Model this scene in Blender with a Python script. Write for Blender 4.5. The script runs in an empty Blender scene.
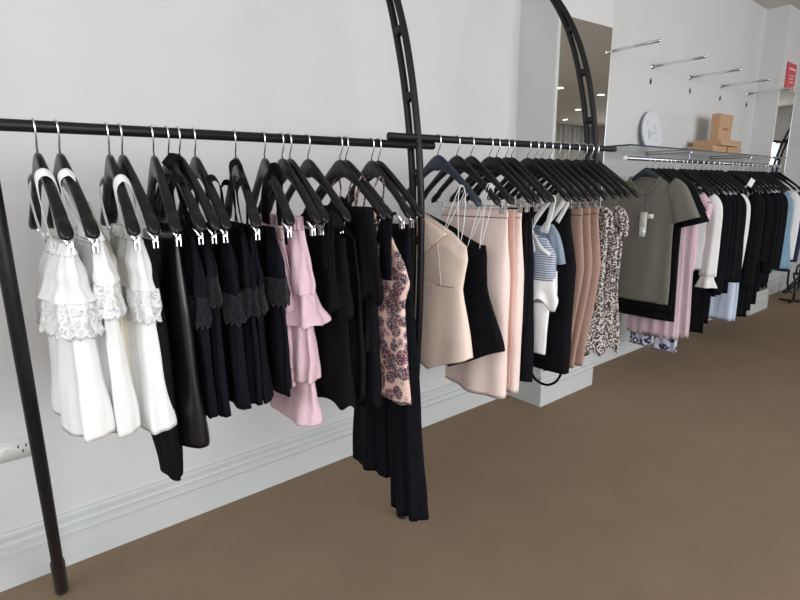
import bpy, bmesh, math, random
from math import sin, cos, pi, atan2, radians, hypot, exp
from mathutils import Vector, Matrix

sc = bpy.context.scene
COL = sc.collection

# ------------------------------------------------------------------ camera
cd = bpy.data.cameras.new('camera'); cam = bpy.data.objects.new('camera', cd); COL.objects.link(cam)
F, YAW, PIT, ROL = 508.96, 0.6704068, 0.2152571, -0.0115127
cd.sensor_width = 36.0; cd.lens = F / 800 * 36.0; cd.clip_start = 0.05; cd.clip_end = 100
fwd = Vector((sin(YAW) * cos(PIT), cos(YAW) * cos(PIT), -sin(PIT)))
rt = Vector((cos(YAW), -sin(YAW), 0)); up = rt.cross(fwd)
r2 = rt * cos(ROL) + up * sin(ROL); u2 = -rt * sin(ROL) + up * cos(ROL)
cam.matrix_world = Matrix(((r2.x, u2.x, -fwd.x, 0), (r2.y, u2.y, -fwd.y, 0), (r2.z, u2.z, -fwd.z, 1.35), (0, 0, 0, 1)))
sc.camera = cam

# ------------------------------------------------------------------ world, daylight, exposure
w = bpy.data.worlds.new('world'); sc.world = w; w.use_nodes = True
bg = w.node_tree.nodes['Background']; bg.inputs[0].default_value = (0.80, 0.88, 1.0, 1); bg.inputs[1].default_value = 1.3


def window_light(name, loc, rot, sx, sy, power, color):
    l = bpy.data.lights.new(name, 'AREA'); l.shape = 'RECTANGLE'; l.size = sx; l.size_y = sy
    l.energy = power; l.color = color
    o = bpy.data.objects.new(name, l); o.location = loc; o.rotation_euler = rot; COL.objects.link(o)
    return o


window_light('daylight_shopfront', (-2.35, -1.2, 2.2), (radians(90), 0, radians(-90)), 4.2, 1.1, 62, (0.93, 0.965, 1.0))
window_light('daylight_street_side', (2.0, -4.88, 1.75), (radians(90), 0, 0), 6.0, 2.1, 255, (0.95, 0.97, 1.0))
window_light('daylight_far_window', (13.85, -1.9, 2.0), (radians(90), 0, radians(90)), 3.0, 0.5, 60, (0.97, 0.98, 1.0))

sc.view_settings.view_transform = 'Standard'; sc.view_settings.look = 'None'
sc.view_settings.gamma = 1.0; sc.view_settings.use_curve_mapping = False
sc.view_settings.exposure = 0.18

# ------------------------------------------------------------------ materials
MATS = {}


def nt(m): return m.node_tree.nodes, m.node_tree.links


def base_mat(name, col, rough=0.7, metal=0.0, spec=0.4, sheen=0.0):
    m = bpy.data.materials.new(name); m.use_nodes = True
    p = m.node_tree.nodes['Principled BSDF']
    p.inputs['Base Color'].default_value = (*col, 1); p.inputs['Roughness'].default_value = rough
    p.inputs['Metallic'].default_value = metal; p.inputs['Specular IOR Level'].default_value = spec
    if sheen: p.inputs['Sheen Weight'].default_value = sheen
    MATS[name] = m
    return m


def tex(m, kind, scale, **kw):
    n, l = nt(m)
    tc = n.get('tc') or n.new('ShaderNodeTexCoord'); tc.name = 'tc'
    mp = n.new('ShaderNodeMapping'); l.new(tc.outputs['Object'], mp.inputs[0])
    mp.inputs['Scale'].default_value = scale if isinstance(scale, tuple) else (scale,) * 3
    t = n.new('ShaderNodeTex' + kind)
    for k, v in kw.items():
        if k in t.inputs: t.inputs[k].default_value = v
        else: setattr(t, k, v)
    if 'Scale' in t.inputs and 'Scale' not in kw: t.inputs['Scale'].default_value = 1.0
    l.new(mp.outputs[0], t.inputs['Vector'])
    return t


def ramp(m, sock, stops, interp='LINEAR'):
    n, l = nt(m); r = n.new('ShaderNodeValToRGB'); r.color_ramp.interpolation = interp
    e = r.color_ramp.elements
    while len(e) < len(stops): e.new(0.5)
    for x, (p, c) in zip(e, stops):
        x.position = p; x.color = (*c, 1) if len(c) == 3 else c
    l.new(sock, r.inputs[0])
    return r


def bump(m, sock, strength=0.3, dist=0.001):
    n, l = nt(m); b = n.new('ShaderNodeBump'); b.inputs['Strength'].default_value = strength
    b.inputs['Distance'].default_value = dist; l.new(sock, b.inputs['Height'])
    l.new(b.outputs[0], n['Principled BSDF'].inputs['Normal'])


def mixc(m, fac, a, b):
    n, l = nt(m); x = n.new('ShaderNodeMix'); x.data_type = 'RGBA'
    if hasattr(fac, 'links'): l.new(fac, x.inputs[0])
    else: x.inputs[0].default_value = fac
    for i, s in ((6, a), (7, b)):
        if hasattr(s, 'links'): l.new(s, x.inputs[i])
        else: x.inputs[i].default_value = (*s, 1)
    return x.outputs[2]


def cloth(name, col, rough=0.85, sheen=0.15, var=0.06, weave=700, spec=0.25, crease=0.5):
    m = base_mat(name, col, rough, 0, spec, sheen); n, l = nt(m)
    t = tex(m, 'Noise', 30.0, Detail=3.0)
    r = ramp(m, t.outputs[0], [(0.3, tuple(c * (1 - var) for c in col)), (0.7, tuple(min(1, c * (1 + var)) for c in col))])
    l.new(r.outputs[0], n['Principled BSDF'].inputs['Base Color'])
    t2 = tex(m, 'Noise', (45, 45, 9), Detail=3.0)
    bump(m, t2.outputs[0], crease, 0.008)
    return m


def lace(name, col):
    m = cloth(name, col, 0.9); n, l = nt(m)
    v = tex(m, 'Voronoi', 62.0, feature='F1')
    v2 = tex(m, 'Voronoi', 420.0, feature='DISTANCE_TO_EDGE')
    # open rings around the rosettes: transparent where distance is mid-range
    a = ramp(m, v.outputs['Distance'], [(0.0, (0, 0, 0)), (0.16, (0, 0, 0)), (0.2, (1, 1, 1)), (0.36, (1, 1, 1)), (0.42, (0, 0, 0)), (0.62, (0, 0, 0)), (0.68, (1, 1, 1))])
    net = ramp(m, v2.outputs['Distance'], [(0.0, (0, 0, 0)), (0.14, (0, 0, 0)), (0.2, (1, 1, 1))])
    mu = n.new('ShaderNodeMath'); mu.operation = 'MULTIPLY'
    l.new(a.outputs[0], mu.inputs[0]); l.new(net.outputs[0], mu.inputs[1])
    su = n.new('ShaderNodeMath'); su.operation = 'SUBTRACT'; su.inputs[0].default_value = 1.0
    l.new(mu.outputs[0], su.inputs[1]); l.new(su.outputs[0], n['Principled BSDF'].inputs['Alpha'])
    return m


WALL = base_mat('wall_paint', (0.60, 0.60, 0.605), 0.65, 0, 0.3)
_t = tex(WALL, 'Noise', 4.0, Detail=3.0)
_r = ramp(WALL, _t.outputs[0], [(0.3, (0.592, 0.59, 0.588)), (0.7, (0.612, 0.611, 0.61))])
WALL.node_tree.links.new(_r.outputs[0], WALL.node_tree.nodes['Principled BSDF'].inputs['Base Color'])
_t = tex(WALL, 'Noise', 200.0, Detail=4.0); bump(WALL, _t.outputs[0], 0.12, 0.002)
TRIM = base_mat('skirting_gloss_white', (0.575, 0.59, 0.592), 0.35, 0, 0.5)
CEIL = base_mat('ceiling_paint', (0.66, 0.63, 0.57), 0.9, 0, 0.2)
_t = tex(CEIL, 'Noise', 3.0); bump(CEIL, _t.outputs[0], 0.05, 0.002)
CARPET = base_mat('brown_carpet', (0.105, 0.07, 0.045), 0.95, 0, 0.15, 0.0)
_n, _l = nt(CARPET)
_t = tex(CARPET, 'Noise', 330.0, Detail=2.0); _tb = tex(CARPET, 'Noise', 5.0, Detail=3.0)
_r = ramp(CARPET, _t.outputs[0], [(0.3, (0.12, 0.086, 0.057)), (0.7, (0.44, 0.325, 0.225))])
_r2 = ramp(CARPET, _tb.outputs[0], [(0.3, (0.225, 0.162, 0.110)), (0.7, (0.275, 0.20, 0.136))])
_l.new(mixc(CARPET, 0.5, _r.outputs[0], _r2.outputs[0]), _n['Principled BSDF'].inputs['Base Color'])
bump(CARPET, _t.outputs[0], 0.5, 0.004)

STEEL_BLK = base_mat('black_painted_steel', (0.007, 0.007, 0.009), 0.45, 0.0, 0.3)
_t = tex(STEEL_BLK, 'Noise', 300.0); bump(STEEL_BLK, _t.outputs[0], 0.1, 0.0005)
SLEEVE = base_mat('dull_grey_steel', (0.045, 0.055, 0.065), 0.5, 0.2, 0.4)
CHROME = base_mat('chrome', (0.78, 0.79, 0.81), 0.22, 1.0); _t = tex(CHROME, 'Noise', 40.0); bump(CHROME, _t.outputs[0], 0.03, 0.0005)
HBLK = base_mat('black_hanger_plastic', (0.006, 0.006, 0.007), 0.3, 0, 0.35); _t = tex(HBLK, 'Noise', 120.0); bump(HBLK, _t.outputs[0], 0.06, 0.0005)
HNAVY = base_mat('navy_hanger_plastic', (0.016, 0.024, 0.038), 0.38, 0, 0.5); _t = tex(HNAVY, 'Noise', 120.0); bump(HNAVY, _t.outputs[0], 0.06, 0.0005)
DCHROME = base_mat('dull_chrome', (0.34, 0.35, 0.39), 0.28, 1.0); _t = tex(DCHROME, 'Noise', 90.0); bump(DCHROME, _t.outputs[0], 0.05, 0.0005)
MIRROR = base_mat('mirror_silver', (0.80, 0.80, 0.77), 0.01, 1.0)
EDGE = base_mat('polished_mirror_edge', (0.75, 0.8, 0.78), 0.2, 0.3)
GLASSGREEN = base_mat('glass_edge_green', (0.008, 0.02, 0.02), 0.5, 0, 0.2)
GLASS = base_mat('clear_glass', (0.85, 0.94, 0.92), 0.03, 0, 0.5); GLASS.node_tree.nodes['Principled BSDF'].inputs['Transmission Weight'].default_value = 1.0
GLASS.node_tree.nodes['Principled BSDF'].inputs['IOR'].default_value = 1.3
WPLASTIC = base_mat('white_plastic', (0.72, 0.72, 0.70), 0.35, 0, 0.5)
DARK = base_mat('dark_slot', (0.02, 0.02, 0.025), 0.6)
KRAFT = base_mat('kraft_cardboard', (0.48, 0.305, 0.185), 0.85, 0, 0.2); _t = tex(KRAFT, 'Noise', 60.0); bump(KRAFT, _t.outputs[0], 0.15, 0.001)
KRAFTD = base_mat('kraft_print', (0.30, 0.15, 0.07), 0.85)
RED = base_mat('red_sign', (0.55, 0.045, 0.06), 0.5); SIGNW = base_mat('sign_lettering', (0.80, 0.62, 0.62), 0.6)
DISC = base_mat('white_printed_disc', (0.66, 0.68, 0.72), 0.3, 0, 0.5); INK = base_mat('grey_ink', (0.22, 0.24, 0.30), 0.6)
LAMP = base_mat('downlight_glow', (1, 1, 1)); LAMP.node_tree.nodes['Principled BSDF'].inputs['Emission Color'].default_value = (1, 0.97, 0.9, 1)
LAMP.node_tree.nodes['Principled BSDF'].inputs['Emission Strength'].default_value = 6.0
CURT = base_mat('pale_drape', (0.60, 0.59, 0.57), 0.9)
PAPER = base_mat('white_tag_card', (0.78, 0.78, 0.76), 0.6); TAGP = base_mat('cream_tag_card', (0.60, 0.58, 0.50), 0.5)

W1 = cloth('white_crepe', (0.80, 0.80, 0.79), 0.85, 0.1, 0.02, crease=0.35)
CREAM = cloth('ivory_lining', (0.66, 0.61, 0.50), 0.85, 0.1, 0.03)
B1 = cloth('black_crepe', (0.0045, 0.0045, 0.006), 0.85, 0.0, 0.2, spec=0.12)
B2 = cloth('navy_black_crepe', (0.0045, 0.0048, 0.0078), 0.85, 0.0, 0.2, spec=0.12)
NAVY = cloth('navy_cotton', (0.02, 0.03, 0.075), 0.8, 0.0)
LEATH = cloth('black_faux_leather', (0.005, 0.005, 0.006), 0.33, 0.0, 0.1, spec=0.5, crease=0.15)
PINK = cloth('dusty_pink_crepe', (0.71, 0.495, 0.55), 0.85, 0.15, 0.04)
PINK2 = cloth('pink_pleat', (0.62, 0.45, 0.50), 0.85, 0.15, 0.04)
BLUSH = cloth('blush_crepe', (0.83, 0.665, 0.57), 0.8, 0.1, 0.02, crease=0.15)
BLUSH2 = cloth('pale_blush_scuba', (0.85, 0.68, 0.625), 0.75, 0.1, 0.02, crease=0.12)
SALM = cloth('salmon_crepe', (0.74, 0.47, 0.40), 0.8, 0.1, 0.02, crease=0.15)
TAN = cloth('tan_knit', (0.34, 0.215, 0.17), 0.85, 0.15, 0.03, crease=0.2)
TAUPE = cloth('taupe_jersey', (0.155, 0.145, 0.122), 0.9, 0.1, 0.05, crease=0.25)
CHAM = cloth('chambray', (0.20, 0.33, 0.44), 0.9, 0.1, 0.12)
PALEB = cloth('pale_blue_cotton', (0.56, 0.64, 0.78), 0.85, 0.1, 0.04)
LACEW = lace('white_lace', (0.80, 0.80, 0.79)); LACEB = lace('black_lace', (0.009, 0.0095, 0.0135))

FLOR = cloth('floral_print', (0.72, 0.50, 0.42), 0.75, 0.1, 0.03, crease=0.2); n, l = nt(FLOR)
_v = tex(FLOR, 'Voronoi', 28.0, feature='F1'); _w = tex(FLOR, 'Noise', 170.0, Detail=2.0); _x = tex(FLOR, 'Voronoi', 190.0, feature='DISTANCE_TO_EDGE')
_c = ramp(FLOR, _v.outputs['Distance'], [(0.0, (1, 1, 1)), (0.56, (1, 1, 1)), (0.70, (0, 0, 0))])
_d = ramp(FLOR, _w.outputs[0], [(0.46, (0, 0, 0)), (0.52, (1, 1, 1))])
_e = ramp(FLOR, _x.outputs['Distance'], [(0.08, (1, 1, 1)), (0.16, (0, 0, 0))])
_m = n.new('ShaderNodeMath'); _m.operation = 'MULTIPLY'; l.new(_c.outputs[0], _m.inputs[0]); l.new(_d.outputs[0], _m.inputs[1])
_m2 = n.new('ShaderNodeMath'); _m2.operation = 'MULTIPLY'; l.new(_c.outputs[0], _m2.inputs[0]); l.new(_e.outputs[0], _m2.inputs[1])
_f = tex(FLOR, 'Noise', 40.0); _g = ramp(FLOR, _f.outputs[0], [(0.46, (0.26, 0.035, 0.085)), (0.54, (0.07, 0.06, 0.10))])
_a = mixc(FLOR, _m.outputs[0], (0.76, 0.55, 0.48), _g.outputs[0]); _b = mixc(FLOR, _m2.outputs[0], _a, (0.05, 0.03, 0.06))
l.new(_b, n['Principled BSDF'].inputs['Base Color'])

LEOP = cloth('leopard_print', (0.6, 0.5, 0.4), 0.8, 0.1, 0.03); n, l = nt(LEOP)
_v = tex(LEOP, 'Voronoi', 118.0, feature='F1'); _w = tex(LEOP, 'Noise', 260.0, Detail=2.0)
_ad = n.new('ShaderNodeMath'); _ad.operation = 'MULTIPLY_ADD'; _ad.inputs[1].default_value = 0.55; l.new(_w.outputs[0], _ad.inputs[0]); l.new(_v.outputs['Distance'], _ad.inputs[2])
_r = ramp(LEOP, _ad.outputs[0], [(0.0, (0.33, 0.20, 0.13)), (0.42, (0.33, 0.20, 0.13)), (0.48, (0.02, 0.017, 0.02)), (0.78, (0.02, 0.017, 0.02)), (0.84, (0.56, 0.50, 0.47))])
l.new(_r.outputs[0], n['Principled BSDF'].inputs['Base Color'])

STRI = cloth('blue_white_stripe', (0.5, 0.6, 0.7), 0.8, 0.1, 0.03); n, l = nt(STRI)
_w = tex(STRI, 'Wave', (0, 0, 1), bands_direction='Z'); _w.inputs['Scale'].default_value = 34.0; _w.inputs['Distortion'].default_value = 0.2
_r = ramp(STRI, _w.outputs['Fac'], [(0.42, (0.13, 0.19, 0.30)), (0.58, (0.55, 0.58, 0.64))]); l.new(_r.outputs[0], n['Principled BSDF'].inputs['Base Color'])
GBLUE = cloth('grey_blue_cotton', (0.24, 0.29, 0.37), 0.85, 0.1, 0.06)

PATT = cloth('navy_white_pattern', (0.6, 0.6, 0.7), 0.8, 0.1, 0.03); n, l = nt(PATT)
_v = tex(PATT, 'Voronoi', 22.0, feature='F1', distance='MANHATTAN'); _r = ramp(PATT, _v.outputs['Distance'], [(0.3, (0.62, 0.66, 0.76)), (0.36, (0.02, 0.022, 0.06)), (0.66, (0.03, 0.035, 0.09)), (0.72, (0.55, 0.58, 0.70))])
l.new(_r.outputs[0], n['Principled BSDF'].inputs['Base Color'])

BWP = cloth('black_white_print', (0.6, 0.6, 0.6), 0.8, 0.1, 0.03); n, l = nt(BWP)
_v = tex(BWP, 'Noise', 60.0); _r = ramp(BWP, _v.outputs[0], [(0.49, (0.75, 0.72, 0.74)), (0.53, (0.02, 0.02, 0.03))]); l.new(_r.outputs[0], n['Principled BSDF'].inputs['Base Color'])


# ------------------------------------------------------------------ mesh helpers
def obj(name, verts, faces, mat, parent=None, smooth=True, loc=None):
    me = bpy.data.meshes.new(name); me.from_pydata(verts, [], faces); me.validate()
    bm = bmesh.new(); bm.from_mesh(me); bmesh.ops.recalc_face_normals(bm, faces=bm.faces); bm.to_mesh(me); bm.free()
    if smooth: me.shade_smooth()
    me.materials.append(mat)
    o = bpy.data.objects.new(name, me); COL.objects.link(o)
    if parent: o.parent = parent
    if loc: o.location = loc
    return o


class MB:
    def __init__(s): s.v = []; s.f = []

    def add(s, v, f):
        b = len(s.v); s.v += [tuple(p) for p in v]; s.f += [tuple(i + b for i in q) for q in f]; return s

    def box(s, x0, x1, y0, y1, z0, z1, bev=0.0):
        if bev <= 0:
            v = [(x, y, z) for x in (x0, x1) for y in (y0, y1) for z in (z0, z1)]
            return s.add(v, [(0, 1, 3, 2), (4, 6, 7, 5), (0, 4, 5, 1), (2, 3, 7, 6), (0, 2, 6, 4), (1, 5, 7, 3)])
        bm = bmesh.new(); bmesh.ops.create_cube(bm, size=1)
        for q in bm.verts: q.co = Vector(((x0 + x1) / 2 + q.co.x * (x1 - x0), (y0 + y1) / 2 + q.co.y * (y1 - y0), (z0 + z1) / 2 + q.co.z * (z1 - z0)))
        bmesh.ops.bevel(bm, geom=bm.edges[:], offset=bev, segments=2, affect='EDGES')
        s.add([q.co[:] for q in bm.verts], [[x.index for x in q.verts] for q in bm.faces]) if not bm.verts.index_update() else 0
        bm.free(); return s

    def tube(s, pts, rad, n=10, cap=True, flat=None):
        """sweep a circle (or ellipse: flat=(ra,rb,ref_vector)) along pts"""
        P = [Vector(p) for p in pts]; N = len(P)
        ref = Vector(flat[2]) if flat else None
        rows = []; prev = None
        for i, p in enumerate(P):
            t = (P[min(i + 1, N - 1)] - P[max(i - 1, 0)]).normalized()
            if ref is not None: a = ref - t * ref.dot(t)
            elif prev is None: a = Vector((0, 0, 1)).cross(t) if abs(t.z) < 0.9 else Vector((1, 0, 0)).cross(t)
            else: a = prev - t * prev.dot(t)
            if a.length < 1e-6: a = t.orthogonal()
            a.normalize(); prev = a; b = t.cross(a)
            r = rad[i] if isinstance(rad, (list, tuple)) else rad
            ra, rb = (flat[0] * r, flat[1] * r) if flat else (r, r)
            rows.append([p + a * (ra * cos(2 * pi * k / n)) + b * (rb * sin(2 * pi * k / n)) for k in range(n)])
        v = [q for r in rows for q in r]
        f = [(i * n + k, i * n + (k + 1) % n, (i + 1) * n + (k + 1) % n, (i + 1) * n + k) for i in range(N - 1) for k in range(n)]
        if cap: f += [tuple(range(n)), tuple(range((N - 1) * n, N * n))]
        return s.add(v, f)

    def build(s, name, mat, parent=None, smooth=False, loc=None): return obj(name, s.v, s.f, mat, parent, smooth, loc)


def tag(o, label=None, cat=None, group=None, kind=None):
    for k, v in (('label', label), ('category', cat), ('group', group), ('kind', kind)):
        if v: o[k] = v
    return o


def empty(name, loc, rz=0.0):
    o = bpy.data.objects.new(name, None); o.empty_display_size = 0.05; COL.objects.link(o); o.location = loc; o.rotation_euler.z = rz
    return o


def copy_tree(o, parent=None):
    kids = list(o.children); c = o.copy(); COL.objects.link(c)
    if parent: c.parent = parent
    for k in kids: copy_tree(k, c)
    return c


def arc(cx, cz, r, a0, a1, n, plane='yz', c=0.0):
    out = []
    for i in range(n + 1):
        a = radians(a0 + (a1 - a0) * i / n); p, q = cx + r * cos(a), cz + r * sin(a)
        out.append((c, p, q) if plane == 'yz' else (p, c, q))
    return out


def catmull(pts, n=8):
    P = [Vector(p) for p in pts]; out = []
    for i in range(len(P) - 1):
        a, b, c, d = P[max(i - 1, 0)], P[i], P[i + 1], P[min(i + 2, len(P) - 1)]
        for k in range(n):
            t = k / n
            out.append(0.5 * ((2 * b) + (c - a) * t + (2 * a - 5 * b + 4 * c - d) * t * t + (3 * b - a - 3 * c + d) * t ** 3))
    out.append(P[-1])
    return out


# ------------------------------------------------------------------ the room
YB, YC, YA = 2.07, 1.81, 2.00          # left wall, columns, alcove wall
X0, X1, Y0, ZC = -2.5, 14.0, -5.0, 3.0
S = 'structure'


def struct(name, mb, mat, smooth=False): return tag(mb.build(name, mat, None, smooth), kind=S)


struct('floor', MB().box(X0 - .2, X1 + .2, Y0 - .2, YB + .3, -0.12, 0.0), CARPET)
struct('ceiling', MB().box(X0 - .2, X1 + .2, Y0 - .2, YB + .3, ZC, ZC + 0.15), CEIL)
struct('wall_left', MB().box(X0, 2.58, YB, YB + .25, 0, ZC), WALL)
struct('wall_alcove', MB().box(3.08, 6.17, YA, YA + .32, 0, ZC), WALL)
struct('wall_right', MB().box(6.6, X1, YA + 0.02, YA + .32, 0, ZC), WALL)
struct('wall_column', MB().box(2.55, 3.10, YC, YB + .25, 0, ZC, 0.004), WALL)
struct('wall_pier', MB().box(6.15, 6.65, YC, YB + .25, 0, ZC, 0.004), WALL)
# shopfront end wall with its window opening
struct('wall_shopfront', MB().box(X0 - .15, X0, Y0, YB + .25, 0, 1.6).box(X0 - .15, X0, Y0, YB + .25, 2.8, ZC).box(X0 - .15, X0, Y0, -3.4, 1.6, 2.8).box(X0 - .15, X0, 1.0, YB + .25, 1.6, 2.8), WALL)
struct('wall_street', MB().box(X0, X1, Y0 - .15, Y0, 0, 0.55).box(X0, X1, Y0 - .15, Y0, 2.75, ZC).box(X0, -1.05, Y0 - .15, Y0, .55, 2.75).box(5.05, X1, Y0 - .15, Y0, .55, 2.75), WALL)
struct('wall_far', MB().box(X1, X1 + .15, Y0, YB + .25, 0, 1.70).box(X1, X1 + .15, Y0, YB + .25, 2.30, ZC).box(X1, X1 + .15, Y0, -3.45, 1.7, 2.3).box(X1, X1 + .15, -.32, YB + .25, 1.7, 2.3), WALL)


def window(n, x0, x1, y0, y1, z0, z1):
    m = MB(); t = 0.05; alongx = (x1 - x0) > (y1 - y0)
    for k in range(4):
        if alongx:
            a = x0 + (x1 - x0 - t) * k / 3; m.box(a, a + t, y0, y1, z0, z1)
        else:
            a = y0 + (y1 - y0 - t) * k / 3; m.box(x0, x1, a, a + t, z0, z1)
    m.box(x0, x1, y0, y1, z0, z0 + t).box(x0, x1, y0, y1, z1 - t, z1)
    struct('window_%d' % n, m, TRIM)


window(1, X0 - .12, X0 - .06, -3.4, 1.0, 1.6, 2.8); window(2, -1.05, 5.05, Y0 - .12, Y0 - .06, .55, 2.75); window(3, X1 + .06, X1 + .12, -3.45, -.32, 1.7, 2.3)

# skirting: profile swept round the wall line with mitred corners
path = [(X0, YB), (2.55, YB), (2.55, YC), (3.10, YC), (3.10, YA), (6.15, YA), (6.15, YC), (6.65, YC), (6.65, YA + .02), (X1, YA + .02)]
prof = [(.0, .0), (.020, .0), (.020, .112), (.024, .115), (.024, .121), (.014, .1235), (.014, .128), (.0175, .130), (.0175, .147), (.0215, .150), (.0215, .155), (.011, .1575), (.010, .166), (.0125, .180), (.0145, .186), (.0145, .196), (.008, .203), (.0, .203)]


def off(i, d):
    def nrm(a, b):
        dx, dy = b[0] - a[0], b[1] - a[1]; L = hypot(dx, dy); return (dy / L, -dx / L)
    n1 = nrm(path[i - 1], path[i]) if i else None; n2 = nrm(path[i], path[i + 1]) if i < len(path) - 1 else None
    n1 = n1 or n2; n2 = n2 or n1
    if abs(n1[0] - n2[0]) + abs(n1[1] - n2[1]) < 1e-6: return (path[i][0] + n1[0] * d, path[i][1] + n1[1] * d)
    return (path[i][0] + (n1[0] + n2[0]) * d, path[i][1] + (n1[1] + n2[1]) * d)


def run(i0, i1):
    v, f = [], []; K = len(prof)
    for i in range(i0, i1 + 1):
        for d, z in prof: x, y = off(i, d); v.append((x, y, z))
    for i in range(i1 - i0):
        for k in range(K - 1): f.append((i * K + k, i * K + k + 1, (i + 1) * K + k + 1, (i + 1) * K + k))
    f += [tuple(range(K)), tuple(range((i1 - i0) * K, (i1 - i0 + 1) * K))]
    return MB().add(v, f)


struct('baseboard_left', run(0, 1), TRIM); struct('baseboard_column', run(1, 4), TRIM)
struct('baseboard_alcove', run(4, 5), TRIM); struct('baseboard_pier', run(5, 8), TRIM); struct('baseboard_right', run(8, 9), TRIM)

# drapes along the street wall beyond the window (seen in the mirror)
m = MB(); v = []; NN = 260
for i in range(NN + 1):
    x = 5.6 + 8.0 * i / NN; y = Y0 + .10 + .035 * sin(i * 0.9) + .012 * sin(i * .37)
    v += [(x, y, 0.03), (x, y, 2.97)]
m.add(v, [(2 * i, 2 * i + 2, 2 * i + 3, 2 * i + 1) for i in range(NN)])
dr = m.build('drape', CURT, None, True); tag(dr, 'long pale pleated drape along the opposite wall, seen in the column mirror', 'curtain')
dr.modifiers.new('s', 'SOLIDIFY').thickness = 0.004

# ceiling downlights
first = None
for x, y, lab in ((7.87, -1.88, 'lit recessed ceiling downlight, highest and leftmost of the four in the column mirror'),
                  (9.07, -1.83, 'lit recessed ceiling downlight at the right edge of the column mirror'),
                  (10.35, -3.12, 'lit recessed ceiling downlight, third farthest of the four in the column mirror'),
                  (11.57, -4.26, 'lit recessed ceiling downlight, lowest and farthest of the four in the column mirror')):
    if first is None:
        r = empty('downlight', (x, y, ZC)); first = r
        MB().tube([(0, 0, 0.0), (0, 0, -.012)], 0.085, 20).build('trim_ring', WPLASTIC, r)
        MB().tube([(0, 0, -.0125), (0, 0, -.014)], 0.06, 20).build('bulb', LAMP, r)
    else: r = copy_tree(first); r.location = (x, y, ZC)
    tag(r, lab, 'ceiling light', 'recessed downlights in the shop ceiling')

# power outlet on the wall
r = tag(empty('power_outlet', (-0.10, YB, .495)), 'long white double power outlet plate low on the wall behind the left rack leg', 'power outlet')
MB().box(-.125, .125, -.010, 0, -.036, .036, 0.004).build('plate', WPLASTIC, r, True)
MB().tube([(.032, -.0095, .0), (.032, -.014, .0)], .009, 16).build('switch', TAGP, r)
MB().box(.062, .066, -.0112, -.008, .005, .015).box(.084, .088, -.0112, -.008, .005, .015).box(.073, .077, -.0112, -.008, -.014, -.003).build('socket', DARK, r)
MB().tube([(-.06, -.0095, .0), (-.06, -.014, .0)], .009, 16).build('switch', TAGP, r)
MB().box(-.098, -.094, -.0112, -.008, .005, .015).box(-.112, -.108, -.0112, -.008, .005, .015).box(-.105, -.101, -.0112, -.008, -.014, -.003).build('socket', DARK, r)

# ------------------------------------------------------------------ mirrors on the columns
def mirror(x0, x1, z0, z1, dz, label):
    r = tag(empty('wall_mirror', ((x0 + x1) / 2, YC, z0)), label, 'mirror')
    a, b = x0 - (x0 + x1) / 2, x1 - (x0 + x1) / 2; h = z1 - z0
    MB().add([(a, -.004, 0), (b, -.004, 0), (b, -.004, h + dz), (a, -.004, h), (a, 0, 0), (b, 0, 0), (b, 0, h + dz), (a, 0, h)],
             [(0, 1, 2, 3), (4, 7, 6, 5), (0, 4, 5, 1), (1, 5, 6, 2), (2, 6, 7, 3), (3, 7, 4, 0)]).build('mirror_glass', MIRROR, r)
    MB().box(a - .004, a, -.006, 0, 0, h).box(b, b + .005, -.006, 0, 0, h + dz).build('edge_strip', EDGE, r)
    return r


mirror(2.565, 3.088, 0.22, 2.26, 0.02, 'tall frameless mirror covering the front of the column behind the right arch')
mirror(6.165, 6.635, 0.22, 2.27, 0.0, 'tall narrow mirror on the far column beneath the small red sign')

r = tag(empty('wall_sign', (6.42, YC - .002, 2.40)), 'small red sign with white lettering above the far column mirror', 'sign')
MB().box(-.15, .13, -.006, 0, -.12, .115, .002).build('panel', RED, r)
m = MB()
for z, xa, xb, h in ((.06, -.09, .085, .018), (.0, -.06, .06, .009), (-.03, -.07, .055, .009), (-.06, -.05, .06, .009)):
    x = xa
    random.seed(int(1000 * (z + 1)))
    while x < xb:
        wd = random.uniform(.010, .018); m.box(x, x + wd, -.0075, -.0055, z - h / 2, z + h / 2); x += wd + .006
m.build('lettering', SIGNW, r)


# ------------------------------------------------------------------ bow-shaped rack arches
def bow_y(z, foot=1.93):
    """distance of the bow from the wall: bulges out at mid height, returns to the wall at foot and top"""
    t = (z - 1.25) / 1.25
    if z > 1.25: y = 1.385 + 0.33 * abs(t) ** 2 + 0.25 * abs(t) ** 6
    else: y = 1.385 + (foot - 1.385) * abs(t) ** 1.75
    return y


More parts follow.
